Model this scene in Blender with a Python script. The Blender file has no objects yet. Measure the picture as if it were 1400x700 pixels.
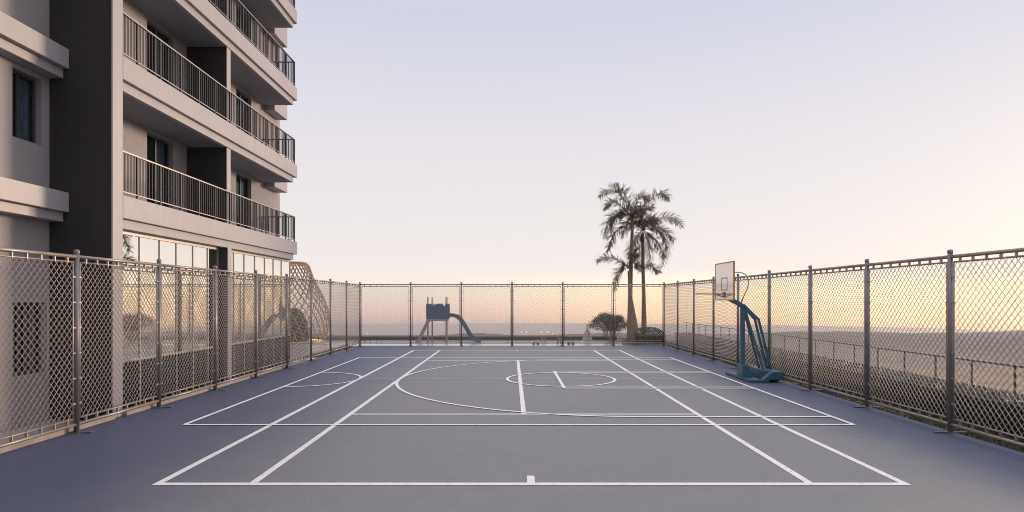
import bpy, math, random
from mathutils import Vector, Matrix, Quaternion
R = math.radians
PI = math.pi
random.seed(11)
sc = bpy.context.scene
COL = sc.collection
F, CX, HY, H = 850.0, 699.0, 409.5, 2.68      # focal length (px of the 1400 px photo), vanishing point, eye height


def PX(x, Y): return (x - CX) * Y / F
def PZ(y, Y): return H - (y - HY) * Y / F


# ------------------------------------------------------------------ materials
def nt(name):
    m = bpy.data.materials.new(name); m.use_nodes = True
    n = m.node_tree.nodes; l = m.node_tree.links
    return m, n, l, n['Principled BSDF']


def mat(name, col, rough=0.6, metal=0.0, spec=0.5, var=0.0, vscale=3.0, bump=0.0, bscale=40.0, col2=None, rvar=0.0, detail=6.0):
    m, n, l, b = nt(name)
    b.inputs['Base Color'].default_value = (*col, 1)
    b.inputs['Roughness'].default_value = rough
    b.inputs['Metallic'].default_value = metal
    b.inputs['Specular IOR Level'].default_value = spec
    tc = n.new('ShaderNodeTexCoord')
    if var or col2:
        no = n.new('ShaderNodeTexNoise'); no.inputs['Scale'].default_value = vscale; no.inputs['Detail'].default_value = detail
        no.inputs['Roughness'].default_value = 0.65
        l.new(tc.outputs['Object'], no.inputs['Vector'])
        cr = n.new('ShaderNodeValToRGB')
        c2 = col2 or tuple(c * (1 + var) for c in col)
        c1 = col if col2 else tuple(c * (1 - var) for c in col)
        cr.color_ramp.elements[0].color = (*c1, 1); cr.color_ramp.elements[0].position = 0.33
        cr.color_ramp.elements[1].color = (*c2, 1); cr.color_ramp.elements[1].position = 0.68
        l.new(no.outputs['Fac'], cr.inputs['Fac'])
        l.new(cr.outputs['Color'], b.inputs['Base Color'])
        if rvar:
            mr = n.new('ShaderNodeMapRange')
            mr.inputs['To Min'].default_value = rough - rvar; mr.inputs['To Max'].default_value = rough + rvar
            l.new(no.outputs['Fac'], mr.inputs['Value']); l.new(mr.outputs['Result'], b.inputs['Roughness'])
    if bump:
        n2 = n.new('ShaderNodeTexNoise'); n2.inputs['Scale'].default_value = bscale; n2.inputs['Detail'].default_value = 4
        l.new(tc.outputs['Object'], n2.inputs['Vector'])
        bp = n.new('ShaderNodeBump'); bp.inputs['Strength'].default_value = bump; bp.inputs['Distance'].default_value = 0.01
        l.new(n2.outputs['Fac'], bp.inputs['Height']); l.new(bp.outputs['Normal'], b.inputs['Normal'])
    return m


def streaked(m, amt=0.12):
    n = m.node_tree.nodes; l = m.node_tree.links; b = n['Principled BSDF']
    src = b.inputs['Base Color'].links[0].from_socket
    tc = n.new('ShaderNodeTexCoord'); mp = n.new('ShaderNodeMapping'); mp.inputs['Scale'].default_value = (5.0, 5.0, 0.28)
    l.new(tc.outputs['Object'], mp.inputs['Vector'])
    q = n.new('ShaderNodeTexNoise'); q.inputs['Scale'].default_value = 1.6; q.inputs['Detail'].default_value = 7; q.inputs['Roughness'].default_value = 0.7
    l.new(mp.outputs['Vector'], q.inputs['Vector'])
    r = n.new('ShaderNodeMapRange'); r.inputs['From Min'].default_value = 0.35; r.inputs['From Max'].default_value = 0.62; r.inputs['To Min'].default_value = 1 - amt; r.inputs['To Max'].default_value = 1.02
    l.new(q.outputs['Fac'], r.inputs['Value'])
    v = n.new('ShaderNodeVectorMath'); v.operation = 'SCALE'; l.new(src, v.inputs[0]); l.new(r.outputs['Result'], v.inputs['Scale'])
    l.new(v.outputs['Vector'], b.inputs['Base Color'])


def leaf_mat(name, c1, c2, rough=0.4, trans=0.25):
    m, n, l, b = nt(name)
    tc = n.new('ShaderNodeTexCoord'); no = n.new('ShaderNodeTexNoise')
    no.inputs['Scale'].default_value = 9.0; no.inputs['Detail'].default_value = 3
    l.new(tc.outputs['Object'], no.inputs['Vector'])
    cr = n.new('ShaderNodeValToRGB')
    cr.color_ramp.elements[0].color = (*c1, 1); cr.color_ramp.elements[0].position = 0.35
    cr.color_ramp.elements[1].color = (*c2, 1); cr.color_ramp.elements[1].position = 0.7
    l.new(no.outputs['Fac'], cr.inputs['Fac']); l.new(cr.outputs['Color'], b.inputs['Base Color'])
    b.inputs['Roughness'].default_value = rough
    if trans:
        t = n.new('ShaderNodeBsdfTranslucent'); l.new(cr.outputs['Color'], t.inputs['Color'])
        mx = n.new('ShaderNodeMixShader'); mx.inputs['Fac'].default_value = trans
        l.new(b.outputs['BSDF'], mx.inputs[1]); l.new(t.outputs['BSDF'], mx.inputs[2])
        l.new(mx.outputs['Shader'], n['Material Output'].inputs['Surface'])
    return m


def emit_mat(name, col, s):
    m, n, l, b = nt(name)
    b.inputs['Base Color'].default_value = (*col, 1)
    b.inputs['Emission Color'].default_value = (*col, 1); b.inputs['Emission Strength'].default_value = s
    return m


M = {}
def court_mat():
    # acrylic: grey middle, shade at both sides painted in as darker blue, gritty texture, faint stains
    m, n, l, b = nt('court_acrylic')
    tc = n.new('ShaderNodeTexCoord'); sp = n.new('ShaderNodeSeparateXYZ'); l.new(tc.outputs['Object'], sp.inputs[0])
    def noise(scale, detail=5, rough=0.6):
        q = n.new('ShaderNodeTexNoise'); q.inputs['Scale'].default_value = scale; q.inputs['Detail'].default_value = detail; q.inputs['Roughness'].default_value = rough
        l.new(tc.outputs['Object'], q.inputs['Vector']); return q
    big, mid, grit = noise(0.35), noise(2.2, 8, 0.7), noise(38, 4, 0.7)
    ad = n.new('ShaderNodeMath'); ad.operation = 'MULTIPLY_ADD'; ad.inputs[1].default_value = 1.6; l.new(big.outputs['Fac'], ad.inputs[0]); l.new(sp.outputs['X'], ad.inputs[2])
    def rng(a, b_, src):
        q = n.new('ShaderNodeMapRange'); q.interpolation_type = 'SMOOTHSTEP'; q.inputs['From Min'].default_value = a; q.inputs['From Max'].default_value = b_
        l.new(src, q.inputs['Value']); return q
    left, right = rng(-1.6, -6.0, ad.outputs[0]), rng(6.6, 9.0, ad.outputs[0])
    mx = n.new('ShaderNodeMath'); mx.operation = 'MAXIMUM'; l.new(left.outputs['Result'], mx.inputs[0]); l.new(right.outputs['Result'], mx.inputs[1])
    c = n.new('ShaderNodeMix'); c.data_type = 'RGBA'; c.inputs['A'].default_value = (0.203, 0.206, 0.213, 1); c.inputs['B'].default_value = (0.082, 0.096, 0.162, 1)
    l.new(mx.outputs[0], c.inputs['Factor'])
    st = n.new('ShaderNodeMapRange'); st.inputs['From Min'].default_value = 0.3; st.inputs['From Max'].default_value = 0.7; st.inputs['To Min'].default_value = 0.93; st.inputs['To Max'].default_value = 1.06
    l.new(mid.outputs['Fac'], st.inputs['Value'])
    gr = n.new('ShaderNodeMapRange'); gr.inputs['From Min'].default_value = 0.3; gr.inputs['From Max'].default_value = 0.7; gr.inputs['To Min'].default_value = 0.82; gr.inputs['To Max'].default_value = 1.18
    l.new(grit.outputs['Fac'], gr.inputs['Value'])
    mu = n.new('ShaderNodeMath'); mu.operation = 'MULTIPLY'; l.new(st.outputs['Result'], mu.inputs[0]); l.new(gr.outputs['Result'], mu.inputs[1])
    sc_ = n.new('ShaderNodeVectorMath'); sc_.operation = 'SCALE'; l.new(c.outputs['Result'], sc_.inputs[0]); l.new(mu.outputs[0], sc_.inputs['Scale'])
    l.new(sc_.outputs['Vector'], b.inputs['Base Color'])
    b.inputs['Roughness'].default_value = 0.55; b.inputs['Specular IOR Level'].default_value = 0.35
    bp = n.new('ShaderNodeBump'); bp.inputs['Strength'].default_value = 0.35; bp.inputs['Distance'].default_value = 0.012
    l.new(grit.outputs['Fac'], bp.inputs['Height']); l.new(bp.outputs['Normal'], b.inputs['Normal'])
    return m


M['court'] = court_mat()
M['line'] = mat('court_line_paint', (0.84, 0.81, 0.82), 0.5, bump=0.3, bscale=38)
_n = M['line'].node_tree.nodes; _l = M['line'].node_tree.links
_t = _n.new('ShaderNodeTexCoord'); _q = _n.new('ShaderNodeTexNoise'); _q.inputs['Scale'].default_value = 7.0; _q.inputs['Detail'].default_value = 9; _q.inputs['Roughness'].default_value = 0.78
_l.new(_t.outputs['Object'], _q.inputs['Vector'])
_c = _n.new('ShaderNodeValToRGB'); _c.color_ramp.elements[0].position = 0.30; _c.color_ramp.elements[0].color = (0.42, 0.41, 0.42, 1)
_c.color_ramp.elements[1].position = 0.47; _c.color_ramp.elements[1].color = (0.85, 0.82, 0.83, 1)
_l.new(_q.outputs['Fac'], _c.inputs['Fac']); _l.new(_c.outputs['Color'], _n['Principled BSDF'].inputs['Base Color'])
M['paving'] = mat('terrace_paving', (0.50, 0.46, 0.46), 0.22, var=0.08, vscale=1.4, bump=0.05)
M['podium'] = mat('podium_concrete', (0.30, 0.29, 0.28), 0.8, var=0.12, vscale=1.2)
M['render'] = mat('painted_render', (0.280, 0.258, 0.275), 0.6, var=0.05, vscale=0.9, bump=0.08, bscale=60)
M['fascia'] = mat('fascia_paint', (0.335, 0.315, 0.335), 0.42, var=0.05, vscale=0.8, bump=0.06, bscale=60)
M['soffit_shade_sheet'] = mat('soffit_shade', (0.22, 0.222, 0.245), 0.7, var=0.05, vscale=1.0)  # shade under the balconies put into a darker colour than the fascia
M['unlit_face'] = mat('unlit_face_tone', (0.022, 0.0195, 0.0205), 0.6, var=0.10, vscale=0.9, bump=0.06, bscale=50)  # near-black colour painting in the missing light on camera-facing sides
for k_, a_ in (('render', 0.08), ('fascia', 0.06), ('unlit_face', 0.2)): streaked(M[k_], a_)
M['rail_dark'] = mat('dark_railing_metal', (0.022, 0.022, 0.026), 0.32, metal=0.0, spec=0.6)
M['rail_top'] = mat('railing_cap_metal', (0.24, 0.225, 0.225), 0.35, metal=0.9)
M['frame'] = mat('window_frame_metal', (0.36, 0.32, 0.29), 0.4, metal=0.6)
M['frame_dark'] = mat('window_frame_dark', (0.05, 0.05, 0.055), 0.4)
M['galv'] = mat('galvanised_steel', (0.33, 0.285, 0.25), 0.42, metal=0.5, var=0.10, vscale=6, bump=0.03, bscale=30)
M['post'] = mat('fence_post_steel', (0.20, 0.188, 0.192), 0.42, metal=0.45, var=0.10, vscale=6, bump=0.03, bscale=30)
M['wire'] = mat('galvanised_wire', (0.37, 0.34, 0.31), 0.40, metal=0.35)
M['teal'] = mat('teal_paint', (0.032, 0.096, 0.150), 0.42, var=0.10, vscale=5, bump=0.03)
M['rust'] = mat('orange_rim_paint', (0.42, 0.20, 0.07), 0.45)
M['blue'] = mat('blue_plastic', (0.045, 0.100, 0.190), 0.4, var=0.08, vscale=4)
M['orange'] = mat('orange_plastic', (0.40, 0.19, 0.05), 0.45, var=0.06, vscale=4)
M['playpost'] = mat('play_post_metal', (0.34, 0.32, 0.31), 0.45, metal=0.3, var=0.08, vscale=5)
M['kerb'] = mat('kerb_concrete', (0.40, 0.35, 0.32), 0.75, var=0.12, vscale=3, bump=0.12, bscale=40)
M['dark_kerb'] = mat('parapet_stone', (0.060, 0.055, 0.050), 0.7, var=0.2, vscale=3)
M['stone'] = mat('grey_stone', (0.36, 0.34, 0.345), 0.7, var=0.15, vscale=4, bump=0.3, bscale=15)
M['lattice'] = mat('timber_lattice', (0.42, 0.29, 0.19), 0.5, var=0.15, vscale=4)
M['trunk'] = mat('palm_trunk_bark', (0.10, 0.070, 0.045), 0.75, col2=(0.27, 0.18, 0.10), vscale=5, bump=0.3, bscale=25)
M['bark'] = mat('shrub_bark', (0.30, 0.24, 0.18), 0.75, col2=(0.42, 0.34, 0.26), vscale=8, bump=0.3)
M['frond'] = leaf_mat('palm_leaf', (0.085, 0.066, 0.040), (0.165, 0.122, 0.070), 0.45, 0.42)
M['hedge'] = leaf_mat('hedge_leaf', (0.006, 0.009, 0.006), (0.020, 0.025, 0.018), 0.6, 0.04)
M['hedge_top'] = leaf_mat('hedge_top_lit_leaf', (0.014, 0.018, 0.014), (0.050, 0.056, 0.046), 0.2, 0.05)  # paler copy of the side leaf, skylight on the top put into its colour
M['hedge'].node_tree.nodes['Principled BSDF'].inputs['Specular IOR Level'].default_value = 0.2
M['hedge_core'] = mat('hedge_twigs', (0.018, 0.017, 0.011), 0.9)
M['shrub'] = leaf_mat('shrub_leaf', (0.020, 0.019, 0.010), (0.058, 0.045, 0.022), 0.45, 0.2)
M['grass'] = leaf_mat('grass_blade', (0.022, 0.030, 0.009), (0.052, 0.056, 0.018), 0.6, 0.2)
M['soil'] = mat('lawn_soil', (0.035, 0.034, 0.018), 0.9, col2=(0.060, 0.060, 0.028), vscale=9, bump=0.5, bscale=30)
M['dry'] = leaf_mat('dry_leaf', (0.25, 0.14, 0.06), (0.45, 0.29, 0.15), 0.6, 0.1)
M['lamp'] = emit_mat('lamp_glow', (1.0, 0.80, 0.52), 5.0)
M['strip'] = emit_mat('warm_light_strip', (1.0, 0.66, 0.25), 2.2)
M['curtain'] = mat('curtain_cloth', (0.52, 0.52, 0.55), 0.8, var=0.25, vscale=4)


def glass(name, base, metal, rough, spec=0.5):
    m, n, l, b = nt(name)
    b.inputs['Base Color'].default_value = (*base, 1); b.inputs['Metallic'].default_value = metal
    b.inputs['Roughness'].default_value = rough; b.inputs['Specular IOR Level'].default_value = spec
    tc = n.new('ShaderNodeTexCoord'); no = n.new('ShaderNodeTexNoise'); no.inputs['Scale'].default_value = 0.55; no.inputs['Detail'].default_value = 1
    l.new(tc.outputs['Object'], no.inputs['Vector'])
    bp = n.new('ShaderNodeBump'); bp.inputs['Strength'].default_value = 0.05; bp.inputs['Distance'].default_value = 0.02
    l.new(no.outputs['Fac'], bp.inputs['Height']); l.new(bp.outputs['Normal'], b.inputs['Normal'])
    return m


M['mirror_glass'] = glass('coated_reflective_glass', (0.88, 0.86, 0.84), 1.0, 0.02)
M['dark_glass'] = glass('dark_tinted_glass', (0.010, 0.011, 0.013), 0.0, 0.08, 0.3)
M['blue_glass'] = glass('window_glass', (0.030, 0.040, 0.055), 0.0, 0.08, 0.8)
def clear_glass():
    m, n, l, b = nt('clear_window_glass')
    b.inputs['Base Color'].default_value = (0.02, 0.025, 0.03, 1); b.inputs['Roughness'].default_value = 0.05; b.inputs['Specular IOR Level'].default_value = 0.8
    t = n.new('ShaderNodeBsdfTransparent'); t.inputs['Color'].default_value = (0.72, 0.80, 0.86, 1)
    mx = n.new('ShaderNodeMixShader'); mx.inputs['Fac'].default_value = 0.72
    l.new(b.outputs['BSDF'], mx.inputs[1]); l.new(t.outputs['BSDF'], mx.inputs[2]); l.new(mx.outputs['Shader'], n['Material Output'].inputs['Surface'])
    return m


M['clear_glass'] = clear_glass()
M['interior'] = mat('dark_room', (0.12, 0.14, 0.17), 0.9)
M['board_glass'] = glass('backboard_glass', (0.80, 0.71, 0.68), 0.6, 0.12)


# ------------------------------------------------------------------ mesh builder
class MB:
    def __init__(s): s.v = []; s.f = []; s.sm = []
    def add(s, vs, fs, smooth=False):
        o = len(s.v); s.v += [tuple(v) for v in vs]
        for f in fs: s.f.append([i + o for i in f]); s.sm.append(smooth)
    def box(s, x0, x1, y0, y1, z0, z1):
        s.add([(x0, y0, z0), (x1, y0, z0), (x1, y1, z0), (x0, y1, z0), (x0, y0, z1), (x1, y0, z1), (x1, y1, z1), (x0, y1, z1)],
              [(3, 2, 1, 0), (4, 5, 6, 7), (0, 1, 5, 4), (1, 2, 6, 5), (2, 3, 7, 6), (3, 0, 4, 7)])
    def quad(s, a, b, c, d): s.add([a, b, c, d], [(0, 1, 2, 3)])
    def tube(s, pts, r, n=8, cap=True, smooth=True, closed=False):
        pts = [Vector(p) for p in pts]; m = len(pts)
        rs = r if isinstance(r, (list, tuple)) else [r] * m
        up = None; vs = []
        for i, p in enumerate(pts):
            if closed: t = pts[(i + 1) % m] - pts[i - 1]
            else: t = pts[min(i + 1, m - 1)] - pts[max(i - 1, 0)]
            t = t.normalized()
            if up is None:
                a = Vector((0, 0, 1)) if abs(t.z) < 0.9 else Vector((1, 0, 0))
                up = (a - t * a.dot(t)).normalized()
            else:
                up = (up - t * up.dot(t)).normalized()
            side = t.cross(up)
            for k in range(n):
                a = 2 * PI * (k + 0.5) / n
                vs.append(p + (up * math.sin(a) + side * math.cos(a)) * rs[i])
        fs = []
        for i in range(m if closed else m - 1):
            j = (i + 1) % m
            for k in range(n):
                k2 = (k + 1) % n
                fs.append((i * n + k, j * n + k, j * n + k2, i * n + k2))
        s.add(vs, fs, smooth)
        if cap and not closed:
            o = len(s.v) - len(vs)
            s.f.append([o + k for k in range(n)]); s.sm.append(False)
            s.f.append([o + (m - 1) * n + k for k in reversed(range(n))]); s.sm.append(False)
    def bar(s, a, b, w, d=None, up=(0, 0, 1)):
        a = Vector(a); b = Vector(b); d = d or w; t = (b - a).normalized(); u = Vector(up)
        if abs(t.dot(u)) > 0.95: u = Vector((1, 0, 0))
        sd = t.cross(u).normalized(); u = sd.cross(t)
        vs = []
        for p in (a, b):
            for (i, j) in ((-1, -1), (1, -1), (1, 1), (-1, 1)): vs.append(p + sd * i * w / 2 + u * j * d / 2)
        s.add(vs, [(0, 1, 2, 3), (7, 6, 5, 4), (0, 4, 5, 1), (1, 5, 6, 2), (2, 6, 7, 3), (3, 7, 4, 0)])
    def prism(s, poly, axis, a, b):
        """poly of 2D points extruded along axis ('x','y','z') from a to b"""
        def P(p, t):
            return {'x': (t, p[0], p[1]), 'y': (p[0], t, p[1]), 'z': (p[0], p[1], t)}[axis]
        n = len(poly)
        s.add([P(p, a) for p in poly] + [P(p, b) for p in poly],
              [tuple(range(n)), tuple(range(2 * n - 1, n - 1, -1))] + [(i, i + n, (i + 1) % n + n, (i + 1) % n) for i in range(n)])
    def lathe(s, prof, c=(0, 0), n=24, smooth=True):
        vs = []
        for (r, z) in prof:
            for k in range(n): a = 2 * PI * k / n; vs.append((c[0] + r * math.cos(a), c[1] + r * math.sin(a), z))
        fs = []
        for i in range(len(prof) - 1):
            for k in range(n): k2 = (k + 1) % n; fs.append((i * n + k, i * n + k2, (i + 1) * n + k2, (i + 1) * n + k))
        s.add(vs, fs, smooth)
    def build(s, name, material, parent=None, bevel=0.0, fix=False):
        me = bpy.data.meshes.new(name); me.from_pydata(s.v, [], s.f); me.update()
        if any(s.sm): me.polygons.foreach_set('use_smooth', s.sm)
        if fix:
            import bmesh
            bm = bmesh.new(); bm.from_mesh(me); bmesh.ops.recalc_face_normals(bm, faces=bm.faces); bm.to_mesh(me); bm.free()
        o = bpy.data.objects.new(name, me); COL.objects.link(o)
        me.materials.append(M[material] if isinstance(material, str) else material)
        if parent: o.parent = parent
        if bevel:
            b = o.modifiers.new('bevel', 'BEVEL'); b.width = bevel; b.segments = 2; b.limit_method = 'ANGLE'; b.angle_limit = R(40)
            if not any(s.sm): b.harden_normals = False
        return o


def tag(o, label=None, cat=None, group=None, kind=None):
    if label: o['label'] = label
    if cat: o['category'] = cat
    if group: o['group'] = group
    if kind: o['kind'] = kind
    return o


def empty(name, loc=(0, 0, 0), rz=0.0, label=None, cat=None, group=None):
    o = bpy.data.objects.new(name, None); COL.objects.link(o)
    o.location = loc; o.rotation_euler = (0, 0, rz); o.empty_display_size = 0.2
    return tag(o, label, cat, group)


def copy_tree(o, parent=None):
    c = o.copy(); COL.objects.link(c)
    if parent: c.parent = parent
    for ch in list(o.children): copy_tree(ch, c)
    return c


def struct(o): return tag(o, kind='structure')


# ------------------------------------------------------------------ setting: land, sea, podium, court
YB = 35.9                      # back fence
XL, XR = -8.74, 8.83           # side fences
EARTH = 88500.0
SEA = -60.0


def cap_mesh(rings, nseg, f, a0=0.0, a1=2 * PI):
    m = MB(); vs = []; fs = []
    full = abs(a1 - a0 - 2 * PI) < 1e-6
    cols = nseg if full else nseg + 1
    for r in rings:
        for k in range(cols):
            a = a0 + (a1 - a0) * k / nseg
            vs.append((r * math.sin(a), r * math.cos(a), f(r, a)))
    for i in range(len(rings) - 1):
        for k in range(nseg):
            k2 = (k + 1) % cols
            fs.append((i * cols + k, i * cols + k2, (i + 1) * cols + k2, (i + 1) * cols + k))
    m.add(vs, fs, True)
    return m


def curv(r): return SEA - r * r / (2 * EARTH)


sea_m, n, l, b = nt('sea_water')
b.inputs['Base Color'].default_value = (0.19, 0.125, 0.118, 1); b.inputs['Roughness'].default_value = 0.30
tc = n.new('ShaderNodeTexCoord'); no = n.new('ShaderNodeTexNoise'); no.inputs['Scale'].default_value = 0.05; no.inputs['Detail'].default_value = 8
l.new(tc.outputs['Object'], no.inputs['Vector'])
bp = n.new('ShaderNodeBump'); bp.inputs['Strength'].default_value = 0.35; bp.inputs['Distance'].default_value = 1.5
l.new(no.outputs['Fac'], bp.inputs['Height']); l.new(bp.outputs['Normal'], b.inputs['Normal'])
rings = [0.5] + [60 * 1.085 ** i for i in range(60) if 60 * 1.085 ** i < 4200] + [4200]
struct(cap_mesh(rings, 120, lambda r, a: curv(r) - 1.5).build('sea', sea_m))

# land: a gently rolling plain with a coast; hills rise to the right
from mathutils import noise as mn


def coast(a):
    d = 1250 + 260 * mn.noise(Vector((math.cos(a) * 2.2, math.sin(a) * 2.2, 3.1))) + 120 * mn.noise(Vector((math.cos(a) * 9, math.sin(a) * 9, 0)))
    return d


def land_z(r, a):
    c = coast(a)
    x, y = r * math.sin(a), r * math.cos(a)
    h = 5.0 * mn.noise(Vector((x / 160, y / 160, 0.3))) + 2.0 * mn.noise(Vector((x / 45, y / 45, 1.3)))
    ridge = 24 * math.exp(-((r - 1050) / 190) ** 2) * max(0.0, math.cos(min(PI / 2, abs(a - R(52)) * 2.2)))
    dune = 12 * math.exp(-((r - 330) / 120) ** 2) * max(0.0, math.cos(min(PI / 2, abs(a - R(48)) * 2.0)))
    edge = min(1.0, max(-1.0, (c - r) / 90.0))
    return curv(r) + 3.0 * edge + (h + 3 + ridge + dune) * max(0.0, min(1.0, (c - r) / 140.0))


land_m, n, l, b = nt('coastal_land')
tc = n.new('ShaderNodeTexCoord')
n1 = n.new('ShaderNodeTexNoise'); n1.inputs['Scale'].default_value = 0.022; n1.inputs['Detail'].default_value = 8; n1.inputs['Roughness'].default_value = 0.6
l.new(tc.outputs['Object'], n1.inputs['Vector'])
cr = n.new('ShaderNodeValToRGB')
cr.color_ramp.elements[0].position = 0.36; cr.color_ramp.elements[0].color = (0.035, 0.030, 0.026, 1)
cr.color_ramp.elements[1].position = 0.62; cr.color_ramp.elements[1].color = (0.21, 0.118, 0.066, 1)
ln = n.new('ShaderNodeVectorMath'); ln.operation = 'LENGTH'; l.new(tc.outputs['Object'], ln.inputs[0])
n2 = n.new('ShaderNodeTexNoise'); n2.inputs['Scale'].default_value = 0.004; n2.inputs['Detail'].default_value = 6; l.new(tc.outputs['Object'], n2.inputs['Vector'])
ma = n.new('ShaderNodeMath'); ma.operation = 'MULTIPLY_ADD'; ma.inputs[1].default_value = 420.0; l.new(n2.outputs['Fac'], ma.inputs[0]); l.new(ln.outputs['Value'], ma.inputs[2])
mr = n.new('ShaderNodeMapRange'); mr.inputs['From Min'].default_value = 790; mr.inputs['From Max'].default_value = 960; l.new(ma.outputs['Value'], mr.inputs['Value'])
mxl = n.new('ShaderNodeMix'); mxl.data_type = 'RGBA'; mxl.inputs['B'].default_value = (0.055, 0.050, 0.055, 1)
l.new(mr.outputs['Result'], mxl.inputs['Factor']); l.new(cr.outputs['Color'], mxl.inputs['A'])
l.new(n1.outputs['Fac'], cr.inputs['Fac']); l.new(mxl.outputs['Result'], b.inputs['Base Color']); b.inputs['Roughness'].default_value = 0.95
rings = [0.5] + [40 * 1.05 ** i for i in range(90) if 40 * 1.05 ** i < 1750] + [1750]
struct(cap_mesh(rings, 260, land_z).build('land', land_m))

# podium that carries the terrace
m = MB(); m.box(-32, 12.2, -14, 42.3, -62, -0.06); struct(m.build('podium', 'podium'))
m = MB()
for (x0, x1, y0, y1) in ((-32, -8.95, -14, 29.0), (-32, -9.75, 29.0, 36.12), (-32, 7.2, 36.12, 41.6)):
    m.quad((x0, y0, -0.03), (x1, y0, -0.03), (x1, y1, -0.03), (x0, y1, -0.03))
pv, n, l, b = nt('terrace_tiles')
tc = n.new('ShaderNodeTexCoord'); br = n.new('ShaderNodeTexBrick')
br.offset = 0.0; br.inputs['Scale'].default_value = 1.0; br.inputs['Brick Width'].default_value = 1.2; br.inputs['Row Height'].default_value = 0.6
br.inputs['Mortar Size'].default_value = 0.006
br.inputs['Color1'].default_value = (0.50, 0.47, 0.475, 1); br.inputs['Color2'].default_value = (0.45, 0.425, 0.43, 1); br.inputs['Mortar'].default_value = (0.2, 0.19, 0.18, 1)
l.new(tc.outputs['Object'], br.inputs['Vector']); l.new(br.outputs['Color'], b.inputs['Base Color']); b.inputs['Roughness'].default_value = 0.2
struct(m.build('terrace_paving', pv))
m = MB()
for (x0, x1, y0, y1) in ((8.97, 12.1, -14, 36.12), (-9.75, -8.95, 29.0, 36.12), (7.2, 12.1, 36.12, 41.6)):
    m.quad((x0, y0, -0.03), (x1, y0, -0.03), (x1, y1, -0.03), (x0, y1, -0.03))
struct(m.build('lawn_ground', 'soil'))
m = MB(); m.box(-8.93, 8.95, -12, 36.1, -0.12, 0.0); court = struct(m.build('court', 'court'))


class Lines(MB):
    z = 0.004
    def strip(s, x0, x1, y0, y1):
        s.z += 0.00025
        s.quad((x0, y0, s.z), (x1, y0, s.z), (x1, y1, s.z), (x0, y1, s.z))
    def arc(s, cx, cy, r, w, a0, a1, n=96):
        s.z += 0.00025; vs = []; fs = []
        for i in range(n + 1):
            a = a0 + (a1 - a0) * i / n
            for q in (r - w / 2, r + w / 2): vs.append((cx + q * math.cos(a), cy + q * math.sin(a), s.z))
        for i in range(n): fs.append((2 * i, 2 * i + 1, 2 * i + 3, 2 * i + 2))
        s.add(vs, fs)


TX, TY0 = 0.292, 8.96
TY1 = TY0 + 23.84; TN = 20.915
t = Lines(); w = 0.115
for dx in (5.485, 4.115):
    for sg in (-1, 1):
        x = TX + sg * (dx - w / 2); t.strip(x - w / 2, x + w / 2, TY0, TY1)
t.strip(TX - 5.485, TX + 5.485, TY0, TY0 + 0.125); t.strip(TX - 5.485, TX + 5.485, TY1 - 0.125, TY1)
for yy in (TN - 6.4, TN + 6.4): t.strip(TX - 4.115, TX + 4.115, yy - 0.055, yy + 0.055)
t.strip(TX - w / 2, TX + w / 2, TN - 6.4, TN + 6.4)
t.strip(TX - w / 2, TX + w / 2, TY0, TY0 + 0.48); t.strip(TX - w / 2, TX + w / 2, TY1 - 0.42, TY1)
t.strip(TX - 5.485, TX + 5.485, TN - 0.03, TN + 0.03)
o = struct(t.build('tennis_lines', 'line', court))
bl = Lines(); bl.z = 0.012; w = 0.10
BX0, BX1, BY0, BY1, BC = -6.98, 7.31, 13.27, 28.62, 20.91
for yy in (BY0, BY1): bl.strip(BX0, BX1, yy - w / 2, yy + w / 2)
for xx in (BX0, BX1): bl.strip(xx - w / 2, xx + w / 2, BY0, BY1)
bl.arc(BX0, BC, 1.87, w, -PI / 2, PI / 2)                       # centre-circle half on the left line
bl.arc(3.0, BC, 6.74, w, PI / 2, 3 * PI / 2, 160)              # three-point arc
for yy in (BC - 6.74, BC + 6.74): bl.strip(3.0, BX1, yy - w / 2, yy + w / 2)
bl.arc(1.66, BC, 1.80, w, 0, 2 * PI)
bl.strip(1.60 - 0.05, 1.60 + 0.05, BC - 2.2, BC + 2.2)
for dy in (-2.2, 2.2): bl.strip(1.6, BX1, BC + dy - 0.07, BC + dy + 0.07)
for dy in (-1.8, 1.8): bl.strip(1.7, BX1, BC + dy - 0.04, BC + dy + 0.04)
struct(bl.build('basketball_lines', 'line', court))

# ------------------------------------------------------------------ chain-link fences
LP = 2.925
Z_T, Z_B, F_T, F_B = 3.54, 0.17, 3.43, 0.29


def wire_mesh_data(Lx):
    m = MB(); x0, x1, z0, z1 = 0.11, Lx - 0.11, F_B + 0.01, F_T - 0.01
    px, pz = 0.140, 0.155; k = pz / px
    for sg, yo in ((1, 0.007), (-1, -0.007)):
        span = (x1 - x0) + (z1 - z0) / k; nn = int(span / px) + 1
        for i in range(nn):
            c = (i + 0.5) * px
            # line: from bottom point at x = c-(z1-z0)/k .. with slope k (mirrored for sg<0)
            xa = x0 + c - (z1 - z0) / k; za = z0; xb = x0 + c; zb = z1
            if xa < x0: za += (x0 - xa) * k; xa = x0
            if xb > x1: zb -= (xb - x1) * k; xb = x1
            if xb - xa < 0.02: continue
            if sg < 0: xa, xb = x0 + x1 - xa, x0 + x1 - xb
            m.tube([(xa, yo, za), (xb, yo, zb)], 0.0064, 5, cap=False)
    return m


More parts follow.
